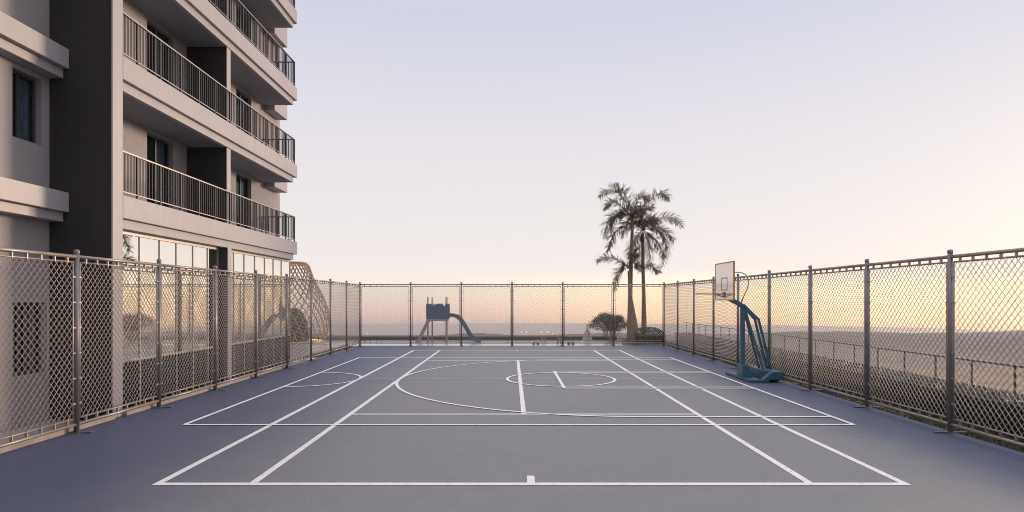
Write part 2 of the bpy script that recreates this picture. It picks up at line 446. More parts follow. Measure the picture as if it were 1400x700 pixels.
def fence(name, loc, rz, nspan, Lx, label, ends=(True, True)):
    root = empty(name, loc, rz, label, 'fence')
    wm = wire_mesh_data(Lx)
    pf = MB()
    for zz in (F_B, F_T): pf.tube([(0.10, 0, zz), (Lx - 0.10, 0, zz)], 0.018, 6)
    for xx in (0.10, Lx - 0.10): pf.tube([(xx, 0, F_B), (xx, 0, F_T)], 0.016, 6)
    for i in range(8):
        xx = 0.10 + (Lx - 0.2) * (i + 0.5) / 8
        pf.box(xx - 0.013, xx + 0.013, -0.022, 0.022, F_T - 0.02, Z_T - 0.02)
        pf.box(xx - 0.013, xx + 0.013, -0.022, 0.022, Z_B + 0.02, F_B + 0.03)
    for i in range(6):
        zz = F_B + 0.3 + i * (F_T - F_B - 0.6) / 5
        for xx in (0.075, Lx - 0.075): pf.box(xx - 0.055, xx + 0.055, -0.02, 0.02, zz - 0.012, zz + 0.012)
    rt = MB(); rt.tube([(0.02, 0, Z_T), (Lx - 0.02, 0, Z_T)], 0.036, 10)
    rb = MB(); rb.tube([(0.02, 0, Z_B), (Lx - 0.02, 0, Z_B)], 0.031, 10)
    po = MB(); po.tube([(0, 0, 0.0), (0, 0, 3.655)], 0.05, 14); po.lathe([(0.056, 3.62), (0.056, 3.665), (0.03, 3.685), (0.0, 3.69)], n=14)
    bp = MB()
    bp.box(-0.11, 0.11, -0.11, 0.11, 0.001, 0.014); bp.box(-0.045, 0.045, -0.33, 0.33, 0.0145, 0.026)
    for (x, y) in ((-0.08, -0.08), (0.08, -0.08), (-0.08, 0.08), (0.08, 0.08)): bp.tube([(x, y, 0.014), (x, y, 0.04)], 0.012, 6)
    proto = {}
    for i in range(nspan):
        if i == 0:
            proto['frame'] = pf.build('mesh_panel', 'galv', root); proto['wire'] = wm.build('wire_mesh', 'wire', proto['frame'])
            proto['rt'] = rt.build('top_rail', 'galv', root); proto['rb'] = rb.build('bottom_rail', 'galv', root)
        else:
            for k in ('frame', 'rt', 'rb'):
                c = copy_tree(proto[k], root); c.location.x = i * Lx
    first = None
    for i in range(nspan + 1):
        if (i == 0 and not ends[0]) or (i == nspan and not ends[1]): continue
        if first is None:
            first = po.build('post', 'post', root); bp.build('base_plate', 'post', first); first.location.x = i * Lx
        else:
            c = copy_tree(first, root); c.location.x = i * Lx
    return root


N = 10
fence('chain_link_fence', (XL, YB - N * LP, 0), PI / 2, N, LP, 'tall galvanised chain-link fence running in front of the apartment building', (True, False))
fence('chain_link_fence', (XR, YB - N * LP, 0), PI / 2, N, LP, 'tall galvanised chain-link fence running past the basketball hoop and long hedge', (True, False))
fence('chain_link_fence', (XL, YB, 0), 0, 6, (XR - XL) / 6, 'galvanised chain-link fence across the far end, before the slide and palms', (True, True))

# low kerbs along the building side
m = MB(); m.box(-9.02, -8.86, -2, 13.93, 0.0, 0.13); m.box(-9.02, -8.86, 14.33, 24.4, 0.0, 0.09)
tag(m.build('kerb', 'kerb', bevel=0.012), 'low beige concrete kerb under the fence beside the apartment building', 'kerb')

# ------------------------------------------------------------------ apartment building
XF, XW, XG = -8.95, -10.35, -9.27
LEV = [5.09, 8.30, 11.51, 14.72, 17.93]
bld = empty('apartment_building', (-10.35, 14, 0), 0, 'pale apartment tower with railed balconies and reflective glass ground floor', 'apartment building')
OB = Vector((10.35, -14, 0))


def bpart(mb, name, material, parent=None, bevel=0.0):
    mb.v = [tuple(Vector(v) + OB) for v in mb.v]
    return mb.build(name, material, parent or bld, bevel)


Y0B, Y1B, ZT = -8.0, 27.8, 21.2
holes = []
windows = []           # (y0,y1,z0,z1,kind)
for i, L in enumerate(LEV[:-1]):
    holes += [(17.67, 19.02, L + 0.02, L + 2.38), (23.4, 24.75, L + 0.02, L + 2.38)]
for i in range(4):
    L = LEV[i]; holes.append((12.9, 13.70, L + 0.98, L + 2.42)); holes.append((9.4, 10.6, L + 0.98, L + 2.42))
holes.append((12.92, 13.86, 1.05, 2.62))
holes.append((14.34, 26.05, 0.0, 4.30))
ys = sorted({Y0B, Y1B} | {h[0] for h in holes} | {h[1] for h in holes})
zs = sorted({-0.05, ZT} | {h[2] for h in holes} | {h[3] for h in holes})
m = MB()
for i in range(len(ys) - 1):
    for j in range(len(zs) - 1):
        cy, cz = (ys[i] + ys[i + 1]) / 2, (zs[j] + zs[j + 1]) / 2
        if any(h[0] < cy < h[1] and h[2] < cz < h[3] for h in holes): continue
        m.quad((XW, ys[i], zs[j]), (XW, ys[i + 1], zs[j]), (XW, ys[i + 1], zs[j + 1]), (XW, ys[i], zs[j + 1]))
RD = 0.16
for (a, b_, c, d) in holes:
    if c == 0.0: continue
    m.quad((XW, a, c), (XW - RD, a, c), (XW - RD, a, d), (XW, a, d)); m.quad((XW, b_, c), (XW, b_, d), (XW - RD, b_, d), (XW - RD, b_, c))
    m.quad((XW, a, c), (XW, b_, c), (XW - RD, b_, c), (XW - RD, a, c)); m.quad((XW, a, d), (XW - RD, a, d), (XW - RD, b_, d), (XW, b_, d))
BX = -26.0
m.quad((XW, Y1B, -0.05), (BX, Y1B, -0.05), (BX, Y1B, ZT), (XW, Y1B, ZT)); m.quad((BX, Y0B, -0.05), (XW, Y0B, -0.05), (XW, Y0B, ZT), (BX, Y0B, ZT))
m.quad((BX, Y1B, -0.05), (BX, Y0B, -0.05), (BX, Y0B, ZT), (BX, Y1B, ZT)); m.quad((XW, Y0B, ZT), (XW, Y1B, ZT), (BX, Y1B, ZT), (BX, Y0B, ZT))
bpart(m, 'wall', 'render')


def window(y0, y1, z0, z1, name, mull):
    f = MB(); x = XW - RD; t = 0.05
    f.box(x - 0.03, x + 0.03, y0, y0 + t, z0, z1); f.box(x - 0.03, x + 0.03, y1 - t, y1, z0, z1)
    f.box(x - 0.03, x + 0.03, y0 + t, y1 - t, z0, z0 + t); f.box(x - 0.03, x + 0.03, y0 + t, y1 - t, z1 - t, z1)
    for q in mull:
        yy = y0 + (y1 - y0) * q; f.box(x - 0.025, x + 0.025, yy - 0.025, yy + 0.025, z0 + t, z1 - t)
    w = bpart(f, name, 'frame_dark')
    g = MB(); g.box(x - 0.012, x + 0.0, y0 + 0.01, y1 - 0.01, z0 + 0.01, z1 - 0.01); bpart(g, 'pane', 'clear_glass', w)
    k = MB(); xb = x - 0.5; k.quad((xb, y0 - .1, z0 - .1), (xb, y1 + .1, z0 - .1), (xb, y1 + .1, z1 + .1), (xb, y0 - .1, z1 + .1))
    for (a, b_) in ((y0 - .1, z0), (y1 + .1, z0)): k.quad((xb, a, z0 - .1), (x - 0.035, a, z0 - .1), (x - 0.035, a, z1 + .1), (xb, a, z1 + .1))
    for z in (z0 - .1, z1 + .1): k.quad((xb, y0 - .1, z), (xb, y1 + .1, z), (x - 0.035, y1 + .1, z), (x - 0.035, y0 - .1, z))
    bpart(k, 'dark_interior', 'interior', w)
    wd = (y1 - y0)
    for (a, b_) in ((y0 + 0.02, y0 + wd * random.uniform(.22, .42)), (y1 - wd * random.uniform(.18, .45), y1 - 0.02)):
        k = MB(); nn = max(6, int((b_ - a) / 0.022)); vs = []
        for i in range(nn + 1):
            yy = a + (b_ - a) * i / nn; xx = x - 0.11 + 0.028 * math.sin(yy * 62)
            vs += [(xx, yy, z0 + 0.0), (xx, yy, z1)]
        k.add(vs, [(2 * i, 2 * i + 2, 2 * i + 3, 2 * i + 1) for i in range(nn)], True); bpart(k, 'curtain', 'curtain', w)
    return w


for (a, b_, c, d) in holes:
    if c == 0.0: continue
    if a > 14: window(a, b_, c, d, 'balcony_door', (0.5,))
    else: window(a, b_, c, d, 'window', (0.38,) if b_ < 13.8 else (0.33, 0.66))

# fins
for (ya, yb, tops) in ((13.93, 14.33, None),):
    m = MB(); m.box(XW - 0.02, XF, ya + 0.03, yb, 0, ZT); bpart(m, 'fin_wall', 'fascia', bevel=0.01)
    m = MB(); m.box(XW - 0.02, XF - 0.012, ya, ya + 0.028, 0, ZT - 0.01); bpart(m, 'fin_unlit_face', 'unlit_face')  # thin sheet added to darken the unlit side of the fin
for k in range(5):
    z0 = 0.0 if k == 0 else LEV[k - 1] + 0.002
    z1 = LEV[k] - 0.762
    m = MB(); dx, dy = (0.02, 0.0) if k == 0 else (0.13, 0.17)
    m = MB(); m.box(XW + 0.002, XF - dx, 19.69 + dy, 19.95 + dy, z0, z1); bpart(m, 'partition_wall', 'fascia', bevel=0.008)
    m = MB(); m.box(XW + 0.002, XF - dx - 0.01, 19.66 + dy, 19.688 + dy, z0, z1); bpart(m, 'partition_unlit_face', 'unlit_face')

# balconies
def railing_mesh(L, parent):
    x = XF - 0.05; ya, yb = 14.34, 25.80; zt, zb = L + 1.02, L + 0.09
    posts = [14.37] + [13.97 + 0.985 * k for k in range(1, 12)] + [yb]
    posts = [p for p in posts if p <= yb]
    c = MB(); q = MB(); pm = MB(); pm.box(-0.022, 0.022, -0.022, 0.022, 0, 1.002)
    for p0, p1 in zip(posts[:-1], posts[1:]):
        nb = max(2, int(round((p1 - p0) / 0.126)))
        for i in range(1, nb):
            yy = p0 + (p1 - p0) * i / nb; q.box(x - 0.012, x + 0.012, yy - 0.0065, yy + 0.0065, zb + 0.012, zt - 0.018)
    c.box(x - 0.03, x + 0.03, ya, yb + 0.03, zt - 0.018, zt + 0.018)
    for i in range(1, 11):
        xx = x - i * 0.12; q.box(xx - 0.007, xx + 0.007, yb - 0.010, yb + 0.010, zb + 0.012, zt - 0.018)
    c.box(XW + 0.01, x - 0.03, yb - 0.03, yb + 0.03, zt - 0.018, zt + 0.018)
    r = bpart(c, 'railing', 'rail_top')
    b2 = MB(); b2.box(x - 0.016, x + 0.016, ya + 0.04, yb + 0.016, zb - 0.012, zb + 0.012); b2.box(XW + 0.01, x - 0.016, yb - 0.016, yb + 0.016, zb - 0.012, zb + 0.012)
    bpart(b2, 'bottom_rail', 'rail_top', r)
    global POST
    for (px_, py_) in [(x, p) for p in posts] + [(x - 1.33, yb), (x - 0.68, yb)]:
        if POST is None: POST = k = pm.build('railing_post', 'rail_dark', r)
        else: k = POST.copy(); COL.objects.link(k); k.parent = r
        k.location = Vector((px_, py_, L)) + OB
    bpart(q, 'balusters', 'rail_dark', r)


POST = None
for L in LEV[:4]:
    m = MB(); m.box(XW + 0.002, XF, 14.335, 26.0, L - 0.53, L); sl = bpart(m, 'balcony', 'fascia', bevel=0.012)
    m = MB(); m.box(XW + 0.002, XF - 0.10, 14.335, 25.82, L - 0.76, L - 0.532); bpart(m, 'drip_fascia', 'fascia', sl, bevel=0.01)
    m = MB(); m.box(XW + 0.06, XF - 0.17, 14.40, 25.75, L - 0.772, L - 0.7605); bpart(m, 'soffit_shade_sheet', 'soffit_shade_sheet', sl)
    railing_mesh(L, sl)
m = MB(); m.box(XW + 0.002, XF, 14.335, 26.0, LEV[4] - 0.76, LEV[4]); bpart(m, 'roof_canopy', 'fascia', bevel=0.012)

# ledges to the camera side and the far side
for L in LEV:
    m = MB(); m.box(XW + 0.002, -9.90, Y0B, 13.925, L - 0.46, L - 0.02); m.box(XW + 0.002, -10.03, Y0B, 13.925, L - 0.67, L - 0.462); bpart(m, 'ledge', 'fascia', bevel=0.01)
    m = MB(); m.box(XW + 0.002, -9.90, 26.01, 27.5, L - 0.90, L - 0.02); bpart(m, 'ledge', 'fascia', bevel=0.01)

# glazed ground floor
def storefront(ya, yb, mull):
    f = MB(); z1, zt = 4.33, 1.20
    f.box(XG - 0.04, XG + 0.04, ya, yb, z1 - 0.09, z1); f.box(XG - 0.04, XG + 0.03, ya, yb, 0, 0.07)
    f.box(XG - 0.04, XG + 0.035, ya + 0.04, yb - 0.04, zt - 0.022, zt + 0.022)
    for yy in [ya + 0.02] + mull + [yb - 0.02]:
        f.box(XG - 0.04, XG + 0.022, yy - 0.018, yy + 0.018, 0.072, zt - 0.024); f.box(XG - 0.04, XG + 0.022, yy - 0.018, yy + 0.018, zt + 0.024, z1 - 0.092)
    w = bpart(f, 'shopfront_window', 'frame')
    e = [ya + 0.04] + mull + [yb - 0.04]
    for a, b_ in zip(e[:-1], e[1:]):
        g = MB(); g.box(XG - 0.012, XG, a + 0.015, b_ - 0.015, zt + 0.02, z1 - 0.085); bpart(g, 'pane', 'mirror_glass', w)
        g = MB(); g.box(XG - 0.012, XG, a + 0.015, b_ - 0.015, 0.065, zt - 0.02); bpart(g, 'lower_pane', 'dark_glass', w)


storefront(14.335, 19.655, [15.5, 16.38, 17.2, 18.1, 18.97])
storefront(19.955, 26.05, [20.75, 21.57, 22.45, 23.35, 24.2, 25.05])
m = MB(); m.box(XW + 0.002, XG - 0.03, 26.055, 26.12, 0, 4.32); bpart(m, 'end_wall', 'fascia')

# ------------------------------------------------------------------ basketball hoop
bh = empty('basketball_hoop', (8.2, 20.95, 0), 0, 'portable teal basketball hoop with glass backboard and braced base', 'basketball hoop')
OBH = Vector((-8.2, -20.95, 0))


def hp(mb, name, material, parent=None, bevel=0.0):
    mb.v = [tuple(Vector(v) + OBH) for v in mb.v]
    return mb.build(name, material, parent or bh, bevel, fix=True)


YC = 20.95
m = MB()
m.box(7.66, 8.06, 19.95, 22.25, 0.005, 0.10)                                   # front plate
m.box(8.06, 8.30, 20.0, 20.22, 0.005, 0.10); m.box(8.06, 8.30, 21.98, 22.2, 0.005, 0.10)
m.box(8.06, 8.32, 20.24, 21.96, 0.005, 0.03)
base = hp(m, 'base', 'teal', bevel=0.012)
m = MB(); m.prism([(8.12, 0.10), (8.74, 0.10), (8.74, 0.36), (8.42, 0.36)], 'y', 20.0, 20.24); m.prism([(8.12, 0.10), (8.74, 0.10), (8.74, 0.36), (8.42, 0.36)], 'y', 21.96, 22.2)
m.box(8.32, 8.76, 20.241, 21.959, 0.03, 0.35)
hp(m, 'counterweight', 'teal', base, bevel=0.012)
m = MB(); m.prism([(7.68, 0.10), (8.04, 0.10), (8.01, 0.30), (7.89, 0.50), (7.70, 0.50), (7.69, 0.30)], 'y', YC - 0.26, YC + 0.26)
hp(m, 'pedestal', 'teal', base, bevel=0.015)
m = MB(); m.box(7.725, 7.86, YC - 0.07, YC + 0.07, 0.45, 2.50); hp(m, 'post', 'teal', bevel=0.02)
m = MB(); m.bar((7.83, YC, 2.44), (7.22, YC, 2.78), 0.12, 0.14); m.box(7.215, 7.235, YC - 0.3, YC + 0.3, 2.70, 3.25); hp(m, 'arm', 'teal', bevel=0.01)
for dy in (-0.16, 0.16):
    m = MB(); m.bar((7.80, YC + dy * 0.5, 2.50), (8.26, YC + dy, 2.02), 0.05, 0.08); m.bar((8.26, YC + dy, 2.05), (8.68, YC + dy, 0.34), 0.05, 0.08); hp(m, 'strut', 'teal', bevel=0.008)
    m = MB(); m.bar((7.84, YC + dy * 0.4, 2.40), (8.42, YC + dy, 0.34), 0.045, 0.07); hp(m, 'strut', 'teal', bevel=0.008)
m = MB(); m.box(7.175, 7.200, YC - 0.87, YC + 0.87, 2.68, 3.90); bd = hp(m, 'backboard', 'board_glass')
m = MB()
for (a, b_, c, d) in ((-0.90, -0.87, 2.65, 3.93), (0.87, 0.90, 2.65, 3.93), (-0.87, 0.87, 2.65, 2.685), (-0.87, 0.87, 3.895, 3.93)): m.box(7.165, 7.215, YC + a, YC + b_, c, d)
hp(m, 'board_frame', 'rust', bd, bevel=0.004)
m = MB(); X = 7.171
for (a, b_, c, d) in ((-0.30, -0.26, 2.98, 3.42), (0.26, 0.30, 2.98, 3.42), (-0.26, 0.26, 2.98, 3.02), (-0.26, 0.26, 3.38, 3.42)): m.box(X - 0.002, X + 0.003, YC + a, YC + b_, c, d)
hp(m, 'target_square', 'frame', bd)
m = MB(); RC = (6.50, YC, 2.87)
m.tube([(RC[0] + 0.27 * math.cos(2 * PI * k / 40), RC[1] + 0.27 * math.sin(2 * PI * k / 40), RC[2]) for k in range(40)], 0.018, 8, closed=True)
m.box(6.755, 7.165, YC - 0.05, YC + 0.05, 2.845, 2.885); m.box(7.150, 7.163, YC - 0.10, YC + 0.10, 2.74, 2.93)
m.bar((6.88, YC - 0.10, 2.86), (7.16, YC - 0.06, 2.76), 0.02); m.bar((6.88, YC + 0.10, 2.86), (7.16, YC + 0.06, 2.76), 0.02)
hp(m, 'rim', 'rust')
m = MB(); pts = [(7.22, 3.60), (7.62, 3.60), (7.78, 3.58), (7.90, 3.52), (7.98, 3.40), (8.00, 3.26), (7.97, 3.10), (7.72, 2.52)]
m.tube([(a, YC, b_) for a, b_ in pts], 0.018, 8); hp(m, 'brace_rod', 'galv')

# ------------------------------------------------------------------ right side railing
gr = empty('terrace_railing', (11.6, 28, 0), 0, 'thin dark metal railing beyond the long hedge at the terrace edge', 'railing')
m = MB(); m.box(-0.03, 0.03, -30, 13.8, 1.13, 1.17); m.build('handrail', 'rail_dark', gr, bevel=0.006)
m = MB(); m.box(-0.018, 0.018, -0.018, 0.018, -0.03, 1.128)
first = None
for k in range(-5, 21):
    yy = 14.32 + 1.34 * k - 28
    if first is None: first = m.build('post', 'rail_dark', gr); c = first
    else: c = first.copy(); COL.objects.link(c); c.parent = gr
    c.location = (0, yy, 0)

# ------------------------------------------------------------------ foliage helpers
def leaf_quad(mb, p, nrm, size, asp=0.5):
    nrm = Vector(nrm).normalized(); a = Vector((random.uniform(-1, 1), random.uniform(-1, 1), random.uniform(-1, 1)))
    u = (a - nrm * a.dot(nrm))
    if u.length < 1e-3: return
    u.normalize(); v = nrm.cross(u); p = Vector(p)
    mb.add([p - u * size * 0.5, p - v * size * asp * 0.5 + nrm * size * 0.08, p + u * size * 0.5, p + v * size * asp * 0.5 + nrm * size * 0.08], [(0, 1, 2, 3)])


def hedge(name, x0, x1, y0, y1, z1, nleaf, label, size=0.075, rnd=0.0):
    root = empty(name, ((x0 + x1) / 2, (y0 + y1) / 2, -0.03), 0, label, 'hedge')
    ox, oy = (x0 + x1) / 2, (y0 + y1) / 2
    core = MB(); e = 0.09
    core.box(x0 + e - ox, x1 - e - ox, y0 + e - oy, y1 - e - oy, 0, (z1 + 0.03 - e) * (1 - rnd)); core.build('twigs', 'hedge_core', root)
    lf = MB(); tp = MB(); W, D = x1 - x0, y1 - y0
    aT, aS, aE = W * D * 1.5, z1 * D, z1 * W
    tot = aT + 2 * aS + 2 * aE
    for i in range(nleaf):
        r = random.random() * tot
        # more leaves where the camera is close
        yy = y0 + D * random.random() ** 1.6
        xx = random.uniform(x0, x1); zz = random.uniform(0.0, z1)
        if r < aT:
            bumpz = 0.05 * mn.noise(Vector((xx * 1.7, yy * 1.7, 0)))
            p = (xx, yy, z1 + bumpz - abs(random.gauss(0, 0.05)) + 0.03); nm = (random.gauss(0, .55), random.gauss(0, .55), 1)
        elif r < aT + aS: p = (x0 + abs(random.gauss(0, 0.04)) + 0.04 * mn.noise(Vector((0, yy * 2, zz * 2))), yy, zz); nm = (-1, random.gauss(0, .6), random.gauss(0.4, .6))
        elif r < aT + 2 * aS: p = (x1 - abs(random.gauss(0, 0.04)), yy, zz); nm = (1, random.gauss(0, .6), random.gauss(0.4, .6))
        else:
            q = random.random() < 0.5
            p = (xx, (y0 + abs(random.gauss(0, .04))) if q else (y1 - abs(random.gauss(0, .04))), zz); nm = (random.gauss(0, .6), -1 if q else 1, random.gauss(.4, .6))
        if rnd:
            u = min(1, math.hypot(2 * (p[0] - ox) / W, 2 * (p[1] - oy) / D) / 1.25); p = (p[0], p[1], p[2] * (1 - rnd * u ** 3))
        leaf_quad(tp if r < aT else lf, (p[0] - ox, p[1] - oy, p[2] + 0.03), nm, size * random.uniform(0.6, 1.25), 0.55)
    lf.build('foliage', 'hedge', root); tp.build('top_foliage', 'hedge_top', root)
    return root


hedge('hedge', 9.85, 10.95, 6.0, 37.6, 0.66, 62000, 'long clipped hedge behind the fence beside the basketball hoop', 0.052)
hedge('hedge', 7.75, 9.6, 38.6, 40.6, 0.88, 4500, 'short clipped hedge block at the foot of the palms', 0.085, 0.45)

# grass strip and dry leaves
g = MB()
for i in range(15000):
    yy = 9.5 + 31 * random.random() ** 1.6
    xx = random.uniform(8.98, 9.95) if yy < 36.1 else random.uniform(7.25, 11.5)
    if random.random() < 0.06: xx, yy = random.uniform(-9.72, -8.97), random.uniform(29.1, 36.0)
    h_ = random.uniform(0.025, 0.075); a = random.uniform(0, 2 * PI); w = 0.006; dx, dy = math.cos(a) * w, math.sin(a) * w
    lx, ly = random.gauss(0, .025), random.gauss(0, .025)
    g.add([(xx - dx, yy - dy, -0.03), (xx + dx, yy + dy, -0.03), (xx + lx, yy + ly, -0.03 + h_)], [(0, 1, 2)])
tag(g.build('grass', 'grass'), 'dark strip of short grass between the fence and the long hedge', 'grass', kind='stuff')
g = MB()
for i in range(700):
    yy = 9.5 + 26 * random.random() ** 1.5
    xx = 8.97 + abs(random.gauss(0, 0.22))
    if mn.noise(Vector((0.4, yy * 0.8, 0))) < -0.02: continue
    leaf_quad(g, (xx, yy, -0.015 + random.random() * 0.03), (random.gauss(0, .3), random.gauss(0, .3), 1), random.uniform(0.05, 0.11), 0.6)
tag(g.build('leaves', 'dry'), 'fallen dry brown leaves along the court edge under the fence', 'leaves', kind='stuff')


# ------------------------------------------------------------------ palms
def bez(p0, p1, p2, t): return p0 * (1 - t) ** 2 + p1 * 2 * t * (1 - t) + p2 * t * t


def frond(mb, p0, via, tip, width, nl=70, depth=0.0):
    p0, via, tip = Vector(p0), Vector(via), Vector(tip)
    ctrl = via * 2 - (p0 + tip) * 0.5
    pts = [bez(p0, ctrl, tip, i / 14) for i in range(15)]
    mb.tube(pts, [0.030 * (1 - 0.85 * i / 14) for i in range(15)], 4, cap=False)
    for sd in (-1, 1):
        for k in range(nl):
            t = 0.10 + 0.90 * (k + random.random() * 0.6) / nl
            p = bez(p0, ctrl, tip, t)
            tan = (bez(p0, ctrl, tip, min(1, t + .02)) - bez(p0, ctrl, tip, t - .02)).normalized()
            side = tan.cross(Vector((0, 0, 1)))
            if side.length < 0.15: side = Vector((0.3, 1, 0))
            side.normalize(); upv = side.cross(tan)
            ph = random.uniform(-1.25, 1.25)
            perp = (side * math.cos(ph) + upv * math.sin(ph)) * sd
            ln = width * (0.35 + 0.65 * math.sin(PI * min(1, 0.12 + t * 0.82))) * random.uniform(0.8, 1.15)
            d = (tan * random.uniform(0.45, 0.75) + perp * random.uniform(0.75, 1.05) + Vector((0, 0, -0.08))).normalized()
            q1 = p + d * ln * 0.5
            d2 = (d + Vector((0, 0, -0.22 - 0.30 * random.random()))).normalized()
            q2 = q1 + d2 * ln * 0.5
            wv = (d.cross(Vector((random.gauss(0, .5), random.gauss(0, .5), 1)))).normalized() * 0.024
            mb.add([p - wv * 0.5, p + wv * 0.5, q1 + wv, q1 - wv, q2], [(0, 1, 2, 3), (3, 2, 4)])


def palm(name, Y, trunk_px, trunk_w, crown_px, fronds, label, extra=7, flen=1.5, wid=0.62):
    xb = PX(trunk_px[0][0], Y)
    root = empty(name, (xb, Y, -0.03), 0, label, 'palm tree', 'palms behind the far fence')
    O = Vector((xb, Y, -0.03))
    pts = [Vector((PX(x, Y), Y, PZ(y, Y))) for x, y in trunk_px]
    # resample, with ring ridges
    out = []; rad = []
    n = len(pts) - 1
    tot = 46
    for i in range(tot + 1):
        s = i / tot * n; k = min(n - 1, int(s)); f = s - k
        p = pts[k].lerp(pts[k + 1], f); r = trunk_w[k] * (1 - f) + trunk_w[k + 1] * f
        out.append(p - O); rad.append(r * (1.0 + (0.055 if i % 2 else -0.045)))
    t = MB(); t.tube(out, rad, 12); t.build('trunk', 'trunk', root)
    c = MB(); C0 = Vector((PX(crown_px[0], Y), Y, PZ(crown_px[1], Y))) - O
    for (vx, vy, tx, ty, dep) in fronds:
        via = Vector((PX(vx, Y), Y + dep * 0.5, PZ(vy, Y))) - O; tip = Vector((PX(tx, Y), Y + dep, PZ(ty, Y))) - O
        frond(c, C0, via, tip, wid)
    for i in range(extra):
        a = 2 * PI * i / max(1, extra) + random.uniform(-.3, .3)
        dx, dy = math.cos(a) * 0.55, math.sin(a)
        L = flen * random.uniform(0.75, 1.1)
        rise = random.uniform(0.2, 0.75)
        via = C0 + Vector((dx * L * 0.55, dy * L * 0.55, rise * L * 0.55)); tip = C0 + Vector((dx * L, dy * L, rise * L * 0.35 - 0.35 * L * random.random()))
        frond(c, C0, via, tip, wid * 0.85, 40)
    c.build('crown', 'frond', root)
    return root


palm('palm_tree', 40.0, [(862, 466), (862, 440), (861.5, 410), (863, 350), (865, 300)], [0.245, 0.21, 0.15, 0.11, 0.09], (865, 297),
     [(843, 261, 821, 267, .5), (838, 278, 825, 287, -.6), (899, 266, 917, 270, .6), (836, 297, 827, 327, -.4), (842, 318, 832, 343, .4),
      (853, 268, 836, 258, -1.0), (872, 272, 884, 277, -.9), (846, 292, 838, 318, 1.2), (880, 285, 897, 280, 1.0)],
     'taller palm tree with arching fronds behind the far fence', 4, 1.5, 0.72)
palm('palm_tree', 40.9, [(880, 465), (880.5, 440), (880, 400), (879, 360), (878.5, 318)], [0.19, 0.17, 0.12, 0.105, 0.09], (878.5, 314),
     [(912, 296, 936, 308, .5), (908, 325, 899, 370, -.5), (901, 330, 912, 352, .8), (893, 298, 905, 302, 1.2), (873, 340, 872, 372, -.6), (868, 330, 862, 352, .9),
      (858, 306, 848, 326, -.8), (888, 330, 893, 360, 1.0), (875, 297, 868, 299, -.7), (899, 312, 917, 330, -.9)],
     'slimmer palm tree right of the tallest palm, its crown drooping lower', 4, 1.35, 0.72)
palm('palm_tree', 39.3, [(868, 466), (867.5, 445), (864.5, 420), (860.5, 395), (859.5, 370)], [0.25, 0.21, 0.12, 0.08, 0.07], (859, 367),
     [(836, 352, 817, 357, .4), (845, 372, 839, 397, -.4), (887, 362, 903, 373, .5), (866, 350, 876, 348, .8)],
     'shortest palm, half hidden by the tallest trunk, with few thin fronds', 2, 1.0, 0.55)

# round shrub with several pale stems
Y = 41.0
sh = empty('shrub', (PX(833, Y), Y, -0.03), 0, 'round-headed shrub with bare pale stems left of the palms', 'shrub')
st = MB(); lf = MB()
RX, RZ = 1.38, 1.05
heads = []
for i in range(20):
    a = random.uniform(0, 2 * PI); rr = math.sqrt(random.random()) * 1.15
    hx, hy = rr * math.cos(a), rr * math.sin(a) * 0.9; hz = 0.72 + 0.85 * math.sqrt(max(0, 1 - (rr / 1.4) ** 2))
    heads.append((hx, hy, hz))
    st.tube([(random.gauss(0, .05), random.gauss(0, .05), 0), (hx * 0.5, hy * 0.5, 0.40), (hx * 0.85, hy * 0.85, hz - 0.2), (hx, hy, hz)], [0.035, 0.028, 0.018, 0.008], 5)
for (hx, hy, hz) in heads + [(random.gauss(0, .7), random.gauss(0, .7), random.uniform(0.75, 1.75)) for _ in range(60)]:
    rr = math.hypot(hx / RX, hy / RX)
    if rr > 0.95: continue
    lim = 0.82 + 1.02 * math.sqrt(max(0, 1 - rr * rr))
    hz = min(hz, lim - 0.1)
    for k in range(130):
        d = Vector((random.gauss(0, 1), random.gauss(0, 1), random.gauss(0, 0.75))); d = d.normalized() * 0.30 * random.random() ** 0.4
        leaf_quad(lf, (hx + d.x, hy + d.y, hz + d.z), (d.x + random.gauss(0, .1), d.y + random.gauss(0, .1), d.z + 0.25), random.uniform(0.06, 0.12), 0.55)
st.build('stems', 'bark', sh); lf.build('crown', 'shrub', sh)

# low flower bed plants at the palms' foot
for i, (px_, yy, h_) in enumerate(((850, 39.2, 0.45), (857, 38.6, 0.35), (874, 38.9, 0.55), (883, 39.4, 0.5))):
    p = empty('bedding_plant', (PX(px_, yy), yy, -0.03), 0, 'low leafy bedding plant growing around the palm trunks', 'plant', 'bedding plants at the palms')
    b1 = MB(); b2 = MB()
    for k in range(110):
        a = random.uniform(0, 2 * PI); rr = 0.42 * math.sqrt(random.random()); z = h_ * random.random() * (1 - rr * 1.3)
        leaf_quad(b1 if random.random() < .75 else b2, (rr * math.cos(a), rr * math.sin(a), max(0.02, z)), (math.cos(a), math.sin(a), 0.8), random.uniform(.07, .15), .4)
    for k in range(7):
        a = random.uniform(0, 2 * PI); b1.tube([(0, 0, 0), (0.25 * math.cos(a), .25 * math.sin(a), h_ * .8)], [.012, .005], 4)
    b1.build('foliage', 'shrub', p); b2.build('dry_leaves', 'dry', p)

# pale pointed stone ornament
Y = 41.0
m = MB(); prof = [(0.34, 0), (0.33, 0.12), (0.27, 0.16), (0.25, 0.42), (0.24, 0.50), (0.15, 0.62), (0.09, 0.72), (0.05, 0.84), (0.015, 1.02), (0.0, 1.04)]
m.lathe(prof, n=8, smooth=False)
o = m.build('stone_finial', 'stone', bevel=0.01); o.location = (PX(803, Y), Y, -0.03)
tag(o, 'small pale grey pointed stone ornament left of the round shrub', 'ornament')

# parapet behind everything
m = MB(); m.box(-31.9, 7.1, 41.65, 42.25, -0.06, 0.20); tag(m.build('parapet', 'dark_kerb', bevel=0.02), 'low dark parapet along the far terrace edge behind the slide', 'parapet')

